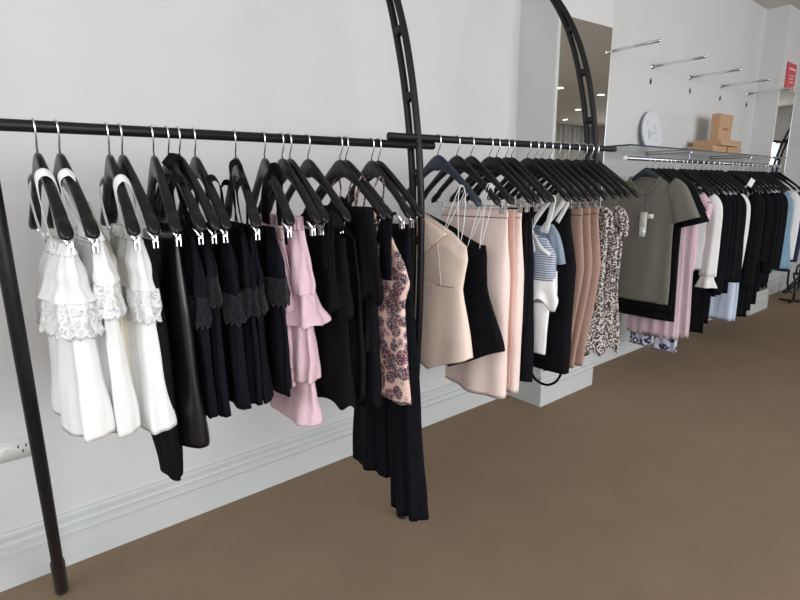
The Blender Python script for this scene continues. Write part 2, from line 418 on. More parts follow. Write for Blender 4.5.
def arch(X, label, foot=1.93, ztop=2.36, zbot=0.0, rad=0.0125):
    r = tag(empty('rack_arch', (X, foot, 0)), label, 'clothes rack frame', 'bow-shaped rack frames')
    N = 60
    for side in (-1, 1):
        pts = []
        for i in range(N + 1):
            z = zbot + (ztop - zbot) * i / N; y = bow_y(z, foot)
            sp = 0.0215 * min(1, max(0.0, (ztop - z) / .5)) ** .7 * min(1, .45 + z / .35)
            dy = (bow_y(z + .01, foot) - bow_y(z - .01, foot)) / .02; L = hypot(1, dy)
            pts.append((0, y - foot + side * sp / L, z - side * sp * dy / L * 1.0))
        if pts[0][2] < 0: pts[0] = (0, pts[0][1], 0)
        MB().tube(pts, rad, 12, True).build('outer_tube' if side < 0 else 'inner_tube', STEEL_BLK, r, True)
    for z in [q for q in (0.55, 0.86, 1.17, 1.40, 1.655, 1.875, 2.08) if q > zbot]:
        y = bow_y(z, foot) - foot
        MB().tube([(-.014, y, z), (-.012, y, z), (.012, y, z), (.014, y, z)], [.010, .0165, .0165, .010], 14).build('spacer', STEEL_BLK, r, True)
    pts = [(0, bow_y(z, foot) - foot, z) for z in [zbot + q for q in (0.004, .04, .08, .12, .16, .195)]]
    MB().tube(pts, 1.0, 16, True, (0.020, 0.026, (1, 0, 0))).build('foot_sleeve', SLEEVE, r, True)
    m = MB().tube([(0, bow_y(ztop, foot) - foot, ztop - .01), (0, 1.99 - foot, ztop + .07)], .011, 12).build('wall_arm', STEEL_BLK, r, True)
    return r


arch(0.012, 'bow-shaped black steel rack leg at the left edge, below the start of the long rail', rad=.0155)
arch(1.180, 'tall black double-tube arch in the middle, where the two black rails cross', 1.495)
arch(2.285, 'tall black double-tube arch standing in front of the column mirror', 2.03, zbot=.14)
arch(7.75, 'black double-tube arch beyond the far column, seen only in its mirror')
ZR1, ZR2, YR = 1.483, 1.510, 1.380
tag(MB().tube([(-1.15, YR, ZR1), (1.25, YR, ZR1 + .012)], .0128, 20).build('clothes_rail', STEEL_BLK, None, True), 'long black hanging rail on the left, nearest the camera', 'clothes rail', 'black steel hanging rails')
r = tag(empty('clothes_rail', (1.055, YR, ZR2)), 'black hanging rail between the middle arch and the mirror arch', 'clothes rail', 'black steel hanging rails')
MB().tube([(0, 0, .008), (1.40, 0, .018)], .0128, 20).build('rail_tube', STEEL_BLK, r, True)
MB().tube([(-.002, 0, .008), (.0005, 0, .008)], .0085, 16).build('open_end', DARK, r, False)
tag(MB().tube([(6.95, YR, 1.87), (8.9, YR, 1.87)], .0128, 16).build('clothes_rail', STEEL_BLK, None, True), 'high black rail on the arch beyond the far column, mirrored in its glass', 'clothes rail', 'black steel hanging rails')
ZR3, YR3 = 1.520, 1.68
r = tag(empty('chrome_rail', (3.12, YR3, ZR3)), 'chrome hanging rail beneath the glass shelf in the alcove', 'clothes rail')
MB().tube([(0, 0, 0), (2.98, 0, 0)], .0125, 20).build('rail_tube', DCHROME, r, True)
MB().tube([(-.016, 0, 0), (-.008, 0, 0), (.004, 0, 0)], [.008, .0155, .0155], 16).build('end_cap', WPLASTIC, r, True)
for x in (.9, 2.1):
    MB().box(x - .010, x + .010, -.010, .318, .058, .066).tube([(x, 0, .01), (x, 0, .06)], .004, 8).build('bracket', DCHROME, r)

# glass shelf with green edge
r = tag(empty('glass_shelf', (3.12, 2.0, 1.592)), 'long clear glass shelf with dark green edge on the alcove wall', 'shelf')
MB().box(0, 2.96, -.35, -.004, 0, .008).build('glass_panel', GLASS, r)
MB().box(0, 2.96, -.3525, -.3502, 0.0, .0085).box(-.002, 0, -.35, -.004, 0.0, .0085).build('green_edge', GLASSGREEN, r)

# face-out display arms on the alcove wall and the slots below
pos = ['first', 'second', 'middle', 'fourth', 'last']
a0 = None
for i, X in enumerate((3.33, 3.99, 4.63, 5.27, 5.92)):
    if a0 is None:
        a0 = r = empty('display_arm', (X, YA, 2.21))
        MB().tube([(0, 0, 0), (0, -.008, 0)], .018, 16).build('wall_plate', CHROME, r, True)
        MB().tube([(0, -.005, 0), (0, -.365, 0), (0, -.372, 0)], [.0095, .0095, .006], 14).build('arm_tube', CHROME, r, True)
        MB().tube([(0, -.368, .0), (0, -.371, .018)], .005, 10).build('end_stop', CHROME, r, True)
    else: r = copy_tree(a0); r.location = (X, YA, 2.21)
    tag(r, 'chrome arm jutting from the alcove wall, %s of five from left' % pos[i], 'display arm', 'chrome arms on the alcove wall')
for i, X in enumerate((3.99, 4.66, 5.28, 5.92)):
    m = MB().box(-.008, .008, -.004, 0.001, -.022, .022, .002).box(-.012, .012, -.006, 0, -.006, .006)
    o = m.build('wall_slot', DARK, None, False, (X, YA, 2.11))
    tag(o, 'small dark bracket slot in the alcove wall, %s of four from the left' % ('first', 'second', 'third', 'last')[i], 'wall slot', 'dark bracket slots under the display arms')

# printed white disc leaning on the wall
r = empty('round_plaque', (4.00, 1.945, 1.601)); r.rotation_euler = (radians(-7), 0, 0)
tag(r, 'round white plaque with faint grey script leaning on the wall above the glass shelf', 'plaque')
MB().tube([(0, 0.006, .148), (0, -.006, .148)], .148, 48).build('disc', DISC, r)
m = MB()
for pts in ([(-.06, .09), (-.05, .17), (-.045, .10), (-.02, .14), (.0, .11)], [(.01, .18), (.04, .20), (.05, .17), (.02, .16)], [(.0, .13), (.03, .15), (.07, .125)], [(-.07, .20), (-.06, .22)], [(.03, .09), (.06, .10), (.08, .09)]):
    m.tube([(x, -.0065, z) for x, z in pts], .0018, 6)
m.build('script', INK, r); MB().tube([(.148 * cos(a / 20 * pi * 2), -.001, .148 + .148 * sin(a / 20 * pi * 2)) for a in range(21)], .003, 6, False).build('dark_rim', INK, r, True)


# cardboard boxes on the shelf
def carton(x0, x1, y0, y1, z0, z1, label, rz=0):
    r = tag(empty('cardboard_box', ((x0 + x1) / 2, (y0 + y1) / 2, z0), rz), label, 'box', 'kraft boxes on the glass shelf')
    a, b, h = (x1 - x0) / 2, (y1 - y0) / 2, z1 - z0
    MB().box(-a, a, -b, b, 0, h * .55, .001).build('box_base', KRAFT, r)
    MB().box(-a - .002, a + .002, -b - .002, b + .002, h * .5, h, .0015).build('lid', KRAFT, r)
    return r


carton(4.62, 4.90, 1.76, 1.95, 1.601, 1.664, 'small kraft cardboard box at the bottom left of the stack on the glass shelf')
carton(4.93, 5.22, 1.76, 1.95, 1.601, 1.663, 'kraft cardboard box at the bottom right of the stack on the glass shelf')
carton(4.69, 5.12, 1.73, 1.94, 1.666, 1.712, 'wide flat kraft cardboard box lying across the two bottom boxes')
bx = carton(4.80, 5.07, 1.80, 1.86, 1.714, 1.925, 'upright kraft cardboard box with a small printed mark, topmost of the stack')
MB().box(-.05, .05, -.0335, -.031, .085, .10).build('printed_mark', KRAFTD, bx)


# ------------------------------------------------------------------ hangers
def make_hanger(body_mat, clips, name='clothes_hanger'):
    r = empty(name, (0, 0, 0))
    hook = [(0, 0, -.064), (0, 0, -.044), (0, -.006, -.036), (0, -.0155, -.020)] + arc(0, 0, .0158, 190, -20, 14)
    MB().tube(hook, .0022, 8).build('hook', CHROME, r, True)
    # contoured body
    N = 44; v = []; f = []; K = 12
    for i in range(N + 1):
        t = -1 + 2 * i / N; a = abs(t); u = t * .213
        top = -.053 - .156 * (max(0, a - .09) / .91) ** 1.08 - .005 * min(1, a / .09) ** 2
        h = .036 * (1 - a) ** 2.6 + .0215
        if a > .80: h += .006 * sin((a - .80) / .2 * pi)
        if .775 < a < .83: top -= .004
        endr = math.sqrt(max(0, 1 - ((a - .93) / .07) ** 2)) if a > .93 else 1.0
        wdt = (.0085 + .006 * a ** 2) * (0.35 + .65 * endr)
        h *= (.35 + .65 * endr)
        bot = top - h if a <= .93 else (top - .012) - h / 2
        tp = top if a <= .93 else (top - .012) + h / 2
        xo = -.002 * a ** 2
        for k in range(K):
            th = 2 * pi * k / K; c, s_ = cos(th), sin(th)
            c = math.copysign(abs(c) ** .7, c); s_ = math.copysign(abs(s_) ** .7, s_)
            v.append((xo + wdt * c, u, (tp + bot) / 2 + (tp - bot) / 2 * s_))
    for i in range(N):
        for k in range(K): f.append((i * K + k, i * K + (k + 1) % K, (i + 1) * K + (k + 1) % K, (i + 1) * K + k))
    f += [tuple(range(K)), tuple(range(N * K, (N + 1) * K))]
    obj('hanger_body', v, f, body_mat, r)
    if clips:
        MB().tube([(.004, -.185, -.222), (.004, -.18, -.240), (.004, -.16, -.244), (.004, .16, -.244), (.004, .18, -.240), (.004, .185, -.222)], .0016, 6).build('bar', CHROME, r, True)
        for s_ in (-1, 1):
            y = s_ * .150
            m = MB().box(.004, .0065, y - .0075, y + .0075, -.264, -.236, .001).box(.0125, .015, y - .0075, y + .0075, -.264, -.236, .001)
            m.tube([(.010, y - .009, -.245), (.010, y + .009, -.245)], .004, 10)
            m.add([(.004, y - .006, -.24), (.004, y + .006, -.24), (-.006, y + .004, -.226), (-.006, y - .004, -.226), (.006, y - .006, -.238), (.006, y + .006, -.238), (-.004, y + .004, -.224), (-.004, y - .004, -.224)],
                  [(0, 1, 2, 3), (4, 7, 6, 5), (0, 4, 5, 1), (1, 5, 6, 2), (2, 6, 7, 3), (3, 7, 4, 0)])
            m.build('clip', CHROME, r)
    return r


PROTO = {}


def hanger(X, rail, short, yaw=0.0, clips=True, mat='b', label=None):
    key = (clips, mat)
    if key not in PROTO: PROTO[key] = r = make_hanger({'b': HBLK, 'n': HNAVY}[mat], clips)
    else: r = copy_tree(PROTO[key])
    y, z, zz = rail(X); r.location = (X, y, z); r.rotation_euler.z = yaw
    gname = {1: 'hangers on the long left rail', 2: 'hangers on the middle rail', 3: 'hangers on the chrome alcove rail'}[zz]
    tag(r, label or ('%s hanger carrying %s' % ('navy' if mat == 'n' else 'black', short)), 'hanger', gname)
    return r


def rail1(X): return (YR, ZR1 + .012 * (X + 1.15) / 2.36, 1)
def rail2(X): return (YR, ZR2 + .008 + .010 * (X - 1.055) / 1.4, 2)
def rail3(X): return (YR3, ZR3, 3)


# ------------------------------------------------------------------ garments
def pnoise(a, b, c=0.0):
    return (sin(a * 1.7 + b * 2.3 + c) + sin(a * 3.1 - b * 1.9 + c * 1.7) * .6 + sin(a * 5.3 + b * 4.1 + c * .6) * .35) / 1.95


class Garment:
    """collects the parts of one garment hanging at X on a rail; local y<0 faces the room"""

    def __init__(s, name, label, cat, X, rail, yaw=0.0, group=None):
        y, z, n = rail(X)
        s.name, s.label, s.cat, s.group = name, label, cat, group or {1: 'clothes on the long left rail', 2: 'clothes on the middle rail', 3: 'clothes on the chrome alcove rail'}[n]
        s.loc = (X, y, z); s.yaw = yaw; s.z = z; s.parts = []

    def shell(s, part, mat, prof, top, bot, k=9, seed=1, M=72, N=40, xo=.008, sub=None, hem=0.0, scal=0, rise=None, dip=0, dipw=.4, wob=.006, sharp=1.0, open_=True, fdip=0):
        """prof: (s, near, far, thickness, fold amplitude); top/bot in world z, numbers or functions of t"""
        rnd = random.Random(seed); ph = rnd.uniform(0, 6.28); ph2 = rnd.uniform(0, 6.28)

        def ip(x):
            for a, b in zip(prof, prof[1:]):
                if x <= b[0] + 1e-9:
                    q = (x - a[0]) / max(1e-9, b[0] - a[0]); q = q * q * (3 - 2 * q) * .5 + q * .5
                    return [a[i] + (b[i] - a[i]) * q for i in range(1, 5)]
            return list(prof[-1][1:])
        v = []; f = []

        def ring(x, shrink=1.0, dz=0.0):
            near, far, th, amp = ip(x)
            c = (far - near) / 2; hw = (far + near) / 2
            for i in range(M):
                a = 2 * pi * i / M; t = cos(a)
                tz = top(t) if callable(top) else top
                bz = bot(t, sin(a)) if callable(bot) else bot
                if dip and abs(t) < dipw: tz -= dip * cos(t / dipw * pi / 2) ** 1.0
                if fdip and abs(t) < dipw and sin(a) < 0: tz -= fdip * cos(t / dipw * pi / 2) * min(1, -sin(a) * 2)
                bz += hem * sin(k * a + ph + 1.0) * .5
                if scal: bz -= .010 * abs(sin(scal * a / 2))
                z = tz + (bz - tz) * x + dz
                fo = amp * (sin(k * a + ph + .8 * sin(2.3 * x + ph2)) + .45 * sin((k * 1.7 // 1 + 1) * a + ph2 - x))
                sx = math.copysign(abs(sin(a)) ** .75, sin(a))
                X_ = (th / 2 + fo) * sx + xo + wob * pnoise(x * 3, a, ph) * x
                Y_ = c + (hw + fo * .8) * t * 1.0
                X_ += fo * .6 * (abs(t) ** 3) * sin(1.5 * x + ph)
                v.append(((X_ - xo) * shrink + xo, (Y_ - c) * shrink + c, z - s.z))
        for j in range(N + 1): ring(j / N)
        rows = N + 1
        if open_:
            ring(1.0, .965, 0.004); ring(.93, .93, 0.0); rows += 2
        for j in range(rows - 1):
            for i in range(M): f.append((j * M + i, j * M + (i + 1) % M, (j + 1) * M + (i + 1) % M, (j + 1) * M + i))
        f += [tuple(range(M)), tuple(range((rows - 1) * M, rows * M))]
        s.parts.append((part, v, f, mat, sub)); return s

    def strap(s, part, mat, pts, wdt=.006, thick=.0012, ref=(1, 0, 0), n=6, sub=None):
        """flat ribbon through points (local x,y, world z)"""
        P = catmull([(p[0], p[1], p[2] - s.z) for p in pts], n)
        m = MB().tube(P, 1.0, 8, True, (wdt, thick, ref)); s.parts.append((part, m.v, m.f, mat, sub)); return s

    def sleeve(s, part, mat, pts, rads, k=5, amp=.003, seed=3, sub=None):
        """limb tube: pts (x,y,world z), rads (ry,rx) per point; hollow at the cuff"""
        P = [(Vector((p[0], p[1], p[2] - s.z)), r[0], r[1]) for p, r in zip(pts, rads)]
        C = catmull([p[0] for p in P], 6); L = len(C); M = 28; v = []; ph = seed * 1.3
        rr = []
        for i in range(L):
            q = i / 6; a = min(int(q), len(P) - 2); b = q - a; rr.append((P[a][1] + (P[a + 1][1] - P[a][1]) * b, P[a][2] + (P[a + 1][2] - P[a][2]) * b))
        rows = list(range(L)) + [L - 1, L - 3]; sh = [1] * L + [.9, .8]
        for i, h in zip(rows, sh):
            t = (C[min(i + 1, L - 1)] - C[max(i - 1, 0)]).normalized(); a = Vector((1, 0, 0)); b = t.cross(a).normalized(); a = b.cross(t)
            for q in range(M):
                g = 2 * pi * q / M; fo = 1 + amp / max(.01, rr[i][1]) * sin(k * g + ph) * i / L
                v.append(C[i] + a * (rr[i][1] * h * fo * sin(g)) + b * (rr[i][0] * h * fo * cos(g)))
        R = len(rows); f = [(j * M + i, j * M + (i + 1) % M, (j + 1) * M + (i + 1) % M, (j + 1) * M + i) for j in range(R - 1) for i in range(M)]
        f += [tuple(range(M)), tuple(range((R - 1) * M, R * M))]
        s.parts.append((part, [tuple(p) for p in v], f, mat, sub)); return s

    def mb(s, part, mat, m, sub=None, smooth=False):
        s.parts.append((part, m.v, m.f, mat, sub)); return s

    def done(s):
        if len(s.parts) == 1:
            p = s.parts[0]; o = obj(s.name, p[1], p[2], p[3]); o.location = s.loc; o.rotation_euler.z = s.yaw
            return tag(o, s.label, s.cat, s.group)
        r = empty(s.name, s.loc, s.yaw); tag(r, s.label, s.cat, s.group); made = {}
        for p in s.parts:
            par = made.get(p[4], r) if p[4] else r
            made[p[0]] = obj(p[0], p[1], p[2], p[3], par)
        return r


def shoulders(z, slope=.30, neck=.28, r_=.21):
    return lambda t: z - max(0, abs(t) - neck) * r_ * slope * 1.6


# ---- garment kinds
def lace_top(X, rail, mat, lmat, label, zt, zf, zh, near=.17, far=.17, th=.05, thh=.09, seed=1, yaw=0, straps=True, name='off_shoulder_top', hemdip=.03, loop=None, upmat=None, lx=-.006):
    g = Garment(name, label, 'top', X, rail, yaw)
    g.shell('body', mat, [(0, near * .84, far * .84, th * .34, .002), (.25, near * .9, far * .9, th * .9, .004), (.6, near, far, thh * .85, .004), (1, near * 1.06, far * 1.06, thh, .006)],
            zt - .02, lambda t, q: zh + hemdip * (1 - abs(t)) + .008 * q, 9, seed)
    g.shell('elastic_neckline', mat, [(0, near * .84, far * .84, th * .34, .003), (1, near * .88, far * .88, th * .6, .003)], zt + .012, zt - .014, 24, seed + 3, N=6, M=144, wob=0)
    g.shell('flounce', upmat or mat, [(0, near * .88, far * .88, th * .58, .003), (.5, near * 1.0, far * 1.0, th * 1.05, .004), (1, near * 1.06, far * 1.06, th * 1.35, .005)], zt - .012, zf + .065, 10, seed + 5)
    g.shell('lace_trim', lmat, [(0, near * 1.065, far * 1.065, th * 1.36, .005), (1, near * 1.10, far * 1.10, th * 1.55, .006)], zf + .067, zf, 10, seed + 5, N=12, M=120, scal=22, sub='flounce')
    if straps:
        for y in ((-.10, .10) if loop is None else loop):
            hz = g.z - .057 - .156 * max(0, abs(y) / .213 - .09) / .91 - .004
            g.strap('strap', mat, [(-.010, y - .012, zt), (-.012 + lx * .6, y - .004, (zt + hz) / 2), (-.010 + lx, y, hz - .002), (.006 + lx, y, hz + .0165), (.022 + lx, y, hz - .004), (.024 + lx * .6, y + .006, (zt + hz) / 2), (.018, y + .012, zt)], .013, .0012, (0, .75 * (1 if y > 0 else -1), -.65))
    return g.done()


def plain(X, rail, name, label, cat, mat, zt, zh, near=.16, far=.16, th=.03, thh=.05, seed=1, yaw=0, k=8, amp=.006, topf=None, flare=1.08, hemdip=.0, **kw):
    g = Garment(name, label, cat, X, rail, yaw)
    g.shell('body', mat, [(0, near, far, th, .001), (.3, near * (1 + (flare - 1) * .5), far * (1 + (flare - 1) * .5), (th + thh) / 2, amp * .5), (1, near * flare, far * flare, thh, amp)],
            topf or zt, lambda t, q: zh + hemdip * (1 - abs(t)), k, seed, **kw)
    return g


def skirt(X, rail, label, mat, zt, zh, seed=1, near=.165, far=.165, hipn=.20, hemn=.165, yaw=0, th=.02, thh=.045, name='pencil_skirt', amp=.004, k=5):
    g = Garment(name, label, 'skirt', X, rail, yaw)
    g.shell('body', mat, [(0, near, far, th, .0), (.32, hipn, hipn, thh, amp * .5), (1, hemn, hemn, thh * .9, amp)], zt - .03, zh, k, seed)
    g.shell('waistband', mat, [(0, near, far, th, .0), (1, near * 1.01, far * 1.01, th * 1.1, .0)], zt, zt - .031, 2, seed, N=4, wob=0)
    return g.done()


def trousers(X, rail, label, mat, zt, zn, zf, seed=1, near=.17, far=.17, th=.03, thh=.08, yaw=0, name='trousers', wn=(.19, -.02), wf=(.02, .18), k=6, amp=.008, slim=False):
    """zn/zf: hem heights of the near and far leg"""
    g = Garment(name, label, 'trousers', X, rail, yaw); zc = zt - .26
    g.shell('hips', mat, [(0, near, far, th, .001), (1, near * 1.1, far * 1.1, th * 1.6, .003)], zt, zc - .02, k, seed, N=14, open_=False)
    g.shell('leg', mat, [(0, near * 1.09, .01, th * 1.55, .002), (.5, (near * 1.09 + wn[0]) / 2, wn[1] * .5, (thh + th) / 2, amp * .6), (1, wn[0], wn[1], thh, amp)], zc, zn, k, seed + 1)
    g.shell('leg', mat, [(0, .01, far * 1.09, th * 1.55, .002), (.5, wf[0] * .5 - .005, (far * 1.09 + wf[1]) / 2, (thh + th) / 2, amp * .6), (1, wf[0] - .03, wf[1], thh, amp)], zc, zf, k, seed + 2)
    g.shell('waistband', mat, [(0, near, far, th, .0), (1, near * 1.01, far * 1.01, th * 1.1, .0)], zt + .004, zt - .034, 2, seed, N=4, wob=0)
    return g.done()


def tee(X, rail, label, mat, zt, zh, seed=1, yaw=0, hw=.205, sl=.20, slw=.085, name='t_shirt', th=.035, thh=.045, tagit=False, flare=1.05):
    g = Garment(name, label, 't-shirt', X, rail, yaw)
    sh = lambda t: zt - .048 - .080 * max(0, abs(t) - .45) / .55
    g.shell('body', mat, [(0, hw, hw, .020, .0), (.10, hw * 1.0, hw * 1.0, th, .0), (.32, hw * .97, hw * .97, th, .002), (1, hw * flare, hw * flare, thh, .004)], sh, zh, 5, seed, dip=.008, fdip=.095, dipw=.48, M=96, N=48)
    nw = hw * .485
    cz = lambda y, d: zt - .048 - d * cos(y / nw * pi / 2)
    fr = [(-.004 - .008 * cos(y / nw * pi / 2), y, cz(y, .103)) for y in (-nw, -nw * .8, -nw * .4, 0, nw * .4, nw * .8, nw)]
    bk = [(.012 + .008 * cos(y / nw * pi / 2), y, cz(y, .004)) for y in (nw * .75, nw * .35, 0, -nw * .35, -nw * .75)]
    g.strap('collar', mat, fr + bk + [fr[0]], .0075, .0022, (0, .01, 1))
    g.mb('neck_label', PAPER, MB().box(-.004, -.0025, -.018, .018, zt - .150 - g.z, zt - .142 - g.z))
    for s_ in (-1, 1):
        g.sleeve('sleeve', mat, [(.008, s_ * (hw - .055), zt - .105), (.008, s_ * (hw - .005), zt - .145), (.008, s_ * (hw + sl * .22), zt - .145 - sl * .55), (.008, s_ * (hw + sl * .32), zt - .12 - sl * .98)], [(.060, .014), (.068, .022), (slw * .88, .026), (slw, .028)], seed=seed)
    if tagit:
        g.strap('tag_cord', DARK, [(-.014, -.02, zt - .140), (-.024, -.028, zt - .20), (-.027, -.03, zt - .275)], .0012, .0012)
        g.mb('hang_tag', TAGP, MB().box(-.028, -.026, -.052, -.004, zt - .385 - g.z, zt - .270 - g.z))
        g.mb('size_sticker', PAPER, MB().box(-.0285, -.026, -.092, -.052, zt - .310 - g.z, zt - .282 - g.z))
        g.mb('spare_button_bag', EDGE, MB().box(-.032, -.028, -.050, -.010, zt - .430 - g.z, zt - .365 - g.z))
    return g.done()


# ================================================================= RAIL 1, left to right
def H1(X, tipX, short, **kw):
    return hanger(X, rail1, short, yaw=atan2(tipX - X, .21), **kw)


H1(.100, .113, 'the leftmost white off-shoulder top'); H1(.141, .158, 'the second white top from the left'); H1(.238, .231, 'the white top beside the black clothes')
H1(.265, .272, 'the long slim black trousers behind the white top'); H1(.334, .314, 'the glossy black faux leather skirt')
H1(.368, .369, 'the black lace-flounce top beside the faux leather'); H1(.394, .402, 'the black top with a strap knotted over its neck'); H1(.432, .425, 'the black top with the lowest lace flounce')
H1(.538, .498, 'the thin-strapped black lace top'); H1(.620, .587, 'the black top with a wide cloth strap, left of the pink')
H1(.673, .664, 'the pink top half hidden behind the tiered one'); H1(.697, .690, 'the tiered pink off-shoulder top'); H1(.755, .756, 'the black top with a bow-tied sleeve')
H1(.865, .877, 'the black ruffled blouse left of the floral tops'); H1(.886, .902, 'the black wrap top with a hanging sash'); H1(.984, .973, 'the blush floral camisole in front'); H1(1.011, 1.016, 'the long black wide-leg trousers by the middle arch')

# white tops
lace_top(.104, rail1, W1, LACEW, 'leftmost white off-shoulder top with lace flounce, beside the rack leg', 1.235, 1.062, .83, .175, .17, .072, .105, 11, yaw=.03, lx=-.012, loop=(-.085, .09))
lace_top(.166, rail1, W1, LACEW, 'second white off-shoulder top with lace flounce, between two other white tops', 1.262, 1.092, .815, .165, .17, .050, .085, 12, lx=-.032, loop=(-.085, .10))
lace_top(.240, rail1, W1, LACEW, 'third white top with split hem, resting against the black clothes', 1.258, 1.07, .80, .165, .165, .052, .100, 13, loop=(-.10, .10))
plain(.196, rail1, 'camisole', 'ivory camisole lining glimpsed between the second and third white tops', 'top', CREAM, 1.245, .87, .10, .17, .02, .03, 14, topf=lambda t: 1.245 + .05 * t).strap('strap', CREAM, [(-.012, .10, 1.25), (-.012, .10, 1.30), (-.012, .04, 1.33), (-.012, -.02, 1.30), (-.012, -.07, 1.24)], .004).done()
# black slim trousers, folded
g = plain(.264, rail1, 'slim_trousers', 'slim black trousers hanging lowest beneath the third white top', 'trousers', B1, 1.235, .66, .155, .14, .03, .045, 15, flare=.92, amp=.004)
g.parts = []
g.shell('body', B1, [(0, .155, .15, .03, .001), (.4, .165, .15, .055, .003), (.72, .16, .11, .060, .004), (1, .155, -.03, .038, .002)], 1.235, .655, 4, 15)
g.shell('waistband', B1, [(0, .155, .15, .032, 0), (1, .156, .151, .034, 0)], 1.24, 1.205, 2, 15, N=4, wob=0); g.done()
# leather
g = Garment('leather_skirt', 'glossy black faux leather skirt with a vertical seam, right of the slim black trousers', 'skirt', .318, rail1)
g.shell('body', LEATH, [(0, .15, .15, .03, .0), (.35, .17, .17, .062, .002), (1, .185, .17, .078, .004)], 1.245, .735, 3, 16)
g.shell('waistband', LEATH, [(0, .15, .15, .031, 0), (1, .152, .152, .033, 0)], 1.252, 1.215, 2, 16, N=4, wob=0)
g.strap('seam', LEATH, [(.021, -.10, 1.21), (.037, -.10, 1.05), (.044, -.10, .74)], .0015, .0015); g.done()
# black lace tops
lace_top(.358, rail1, B2, LACEB, 'black lace-flounce top immediately right of the faux leather skirt', 1.255, 1.04, .80, .165, .165, .036, .046, 21)
lace_top(.398, rail1, B2, LACEB, 'black lace-flounce top with a strap knotted over its hanger neck', 1.265, 1.085, .79, .16, .16, .034, .044, 22, yaw=-.05, straps=False)
lace_top(.438, rail1, B2, LACEB, 'black lace-flounce top, third of the black lace tops from the left', 1.255, 1.035, .80, .17, .165, .038, .048, 23)
lace_top(.481, rail1, B2, LACEB, 'black lace top without straps, fourth of the black lace tops from the left', 1.25, 1.045, .80, .165, .165, .038, .048, 24, straps=False)
lace_top(.528, rail1, B2, LACEB, 'black lace top hung on thin straps, just left of the wide-strapped one', 1.25, 1.05, .80, .165, .165, .038, .048, 25, yaw=-.17, loop=(-.11, -.05, .11))
lace_top(.562, rail1, B2, LACEB, 'black lace top with a wide cloth strap, directly left of the pink tops', 1.245, 1.06, .805, .17, .165, .038, .046, 26, straps=False)
# ribbons belonging to black tops above: knot and broad strap
g = Garment('shoulder_ribbon', 'black ribbon knotted round the neck of a hanger among the black lace tops', 'ribbon', .388, rail1)
m = MB().tube([(.0, -.012, -.060), (-.02, -.028, -.062), (-.03, -.03, -.072), (-.018, -.025, -.082), (.0, -.012, -.085)], [.010, .014, .016, .014, .010], 10)
g.mb('knot', B1, m); g.strap('tail', B1, [(-.018, -.03, 1.42), (-.02, -.045, 1.37), (-.012, -.05, 1.31), (-.01, -.08, 1.25)], .012, .003, (0, 1, 0)); g.done()
g = Garment('shoulder_ribbon', 'broad black cloth strap draped over the hanger directly left of the pink tops', 'ribbon', .612, rail1)
g.strap('sash', B1, [(-.010, -.02, 1.26), (-.014, -.035, 1.34), (-.008, -.05, 1.395), (.005, -.055, 1.408), (.02, -.05, 1.37), (.022, -.05, 1.28), (.022, -.06, 1.20)], .024, .003, (0, .8, -.6)); g.done()


# pink tiered tops
def tiered(X, label, zt, zf, z2, zh, near, seed, yaw=0, q=1.0):
    g = Garment('tiered_top', label, 'top', X, rail1, yaw); f_ = near
    g.shell('body', PINK, [(0, near * .9, f_ * .9, .045 * q, .002 * q), (.5, near * .98, f_, .060 * q, .003 * q), (1, near * 1.0, f_, .095 * q, .005 * q)], z2 + .03, zh, 6, seed)
    g.shell('elastic_neckline', PINK, [(0, near * .80, f_ * .8, .038 * q, .004 * q), (1, near * .83, f_ * .83, .044 * q, .004 * q)], zt + .018, zt - .02, 22, seed + 1, M=144, N=6, wob=0)
    g.shell('upper_tier', PINK, [(0, near * .83, f_ * .83, .044 * q, .003 * q), (.55, near * .97, f_ * .97, .075 * q, .007 * q), (1, near * 1.0, f_, .085 * q, .008 * q)], zt - .018, zf + .085, 8, seed + 2)
    g.shell('frill', PINK, [(0, near * 1.0, f_, .085 * q, .007 * q), (.5, near * 1.07, f_ * 1.07, .11 * q, .010 * q), (1, near * 1.16, f_ * 1.16, .15 * q, .017 * q)], zf + .087, zf, 7, seed + 2, hem=.014)
    g.shell('middle_tier', PINK, [(0, near * .9, f_ * .9, .070 * q, .003 * q), (1, near * .97, f_ * .97, .088 * q, .010 * q)], zf + .05, z2, 9, seed + 4, hem=.006)
    return g.done()


tiered(.612, 'pale pink tiered top mostly hidden behind the black tops and the pink one in front', 1.235, 1.02, .85, .80, .115, 31, -.05, .45)
tiered(.648, 'dusty pink off-shoulder top with frill and hanging tiers, foremost pink garment on the left rail', 1.262, .985, .815, .685, .165, 33, -.03)


# black tops
def blouse(X, label, zt, zh, seed, ruff=None, near=.185, far=.17, thh=.055, mat=B1, tie=None, yaw=0, name='blouse'):
    g = Garment(name, label, 'top', X, rail1, yaw)
    g.shell('body', mat, [(0, near * .9, far * .9, .025, .001), (.3, near, far, .040, .003), (1, near * 1.05, far * 1.05, thh, .005)], lambda t: zt - .09 * abs(t), zh, 7, seed, hem=.02)
    if ruff:
        for i, (a, b, sc_) in enumerate(ruff):
            g.shell('ruffle', mat, [(0, near * .95, far * .8, .04, .003), (1, near * sc_, far * .95, .066, .009)], a, b, 8, seed + 4 + i, hem=.03, N=20)
    if tie: tie(g)
    return g.done()


def bow(g):
    m = MB().tube([(-.01, -.165, -.205), (-.025, -.195, -.215), (-.03, -.215, -.235), (-.02, -.20, -.245), (-.01, -.17, -.225)], [.012, .018, .022, .018, .012], 10, True, (1.0, .6, (1, 0, 0)))
    g.mb('knot', B1, m)
    g.strap('tie', B1, [(-.024, -.18, 1.275), (-.040, -.195, 1.22), (-.036, -.19, 1.16), (-.044, -.20, 1.11)], .016, .004, (0, 1, 0))
    g.strap('tie', B1, [(-.02, -.15, 1.275), (-.03, -.15, 1.20), (-.028, -.14, 1.13)], .014, .004, (0, 1, 0))


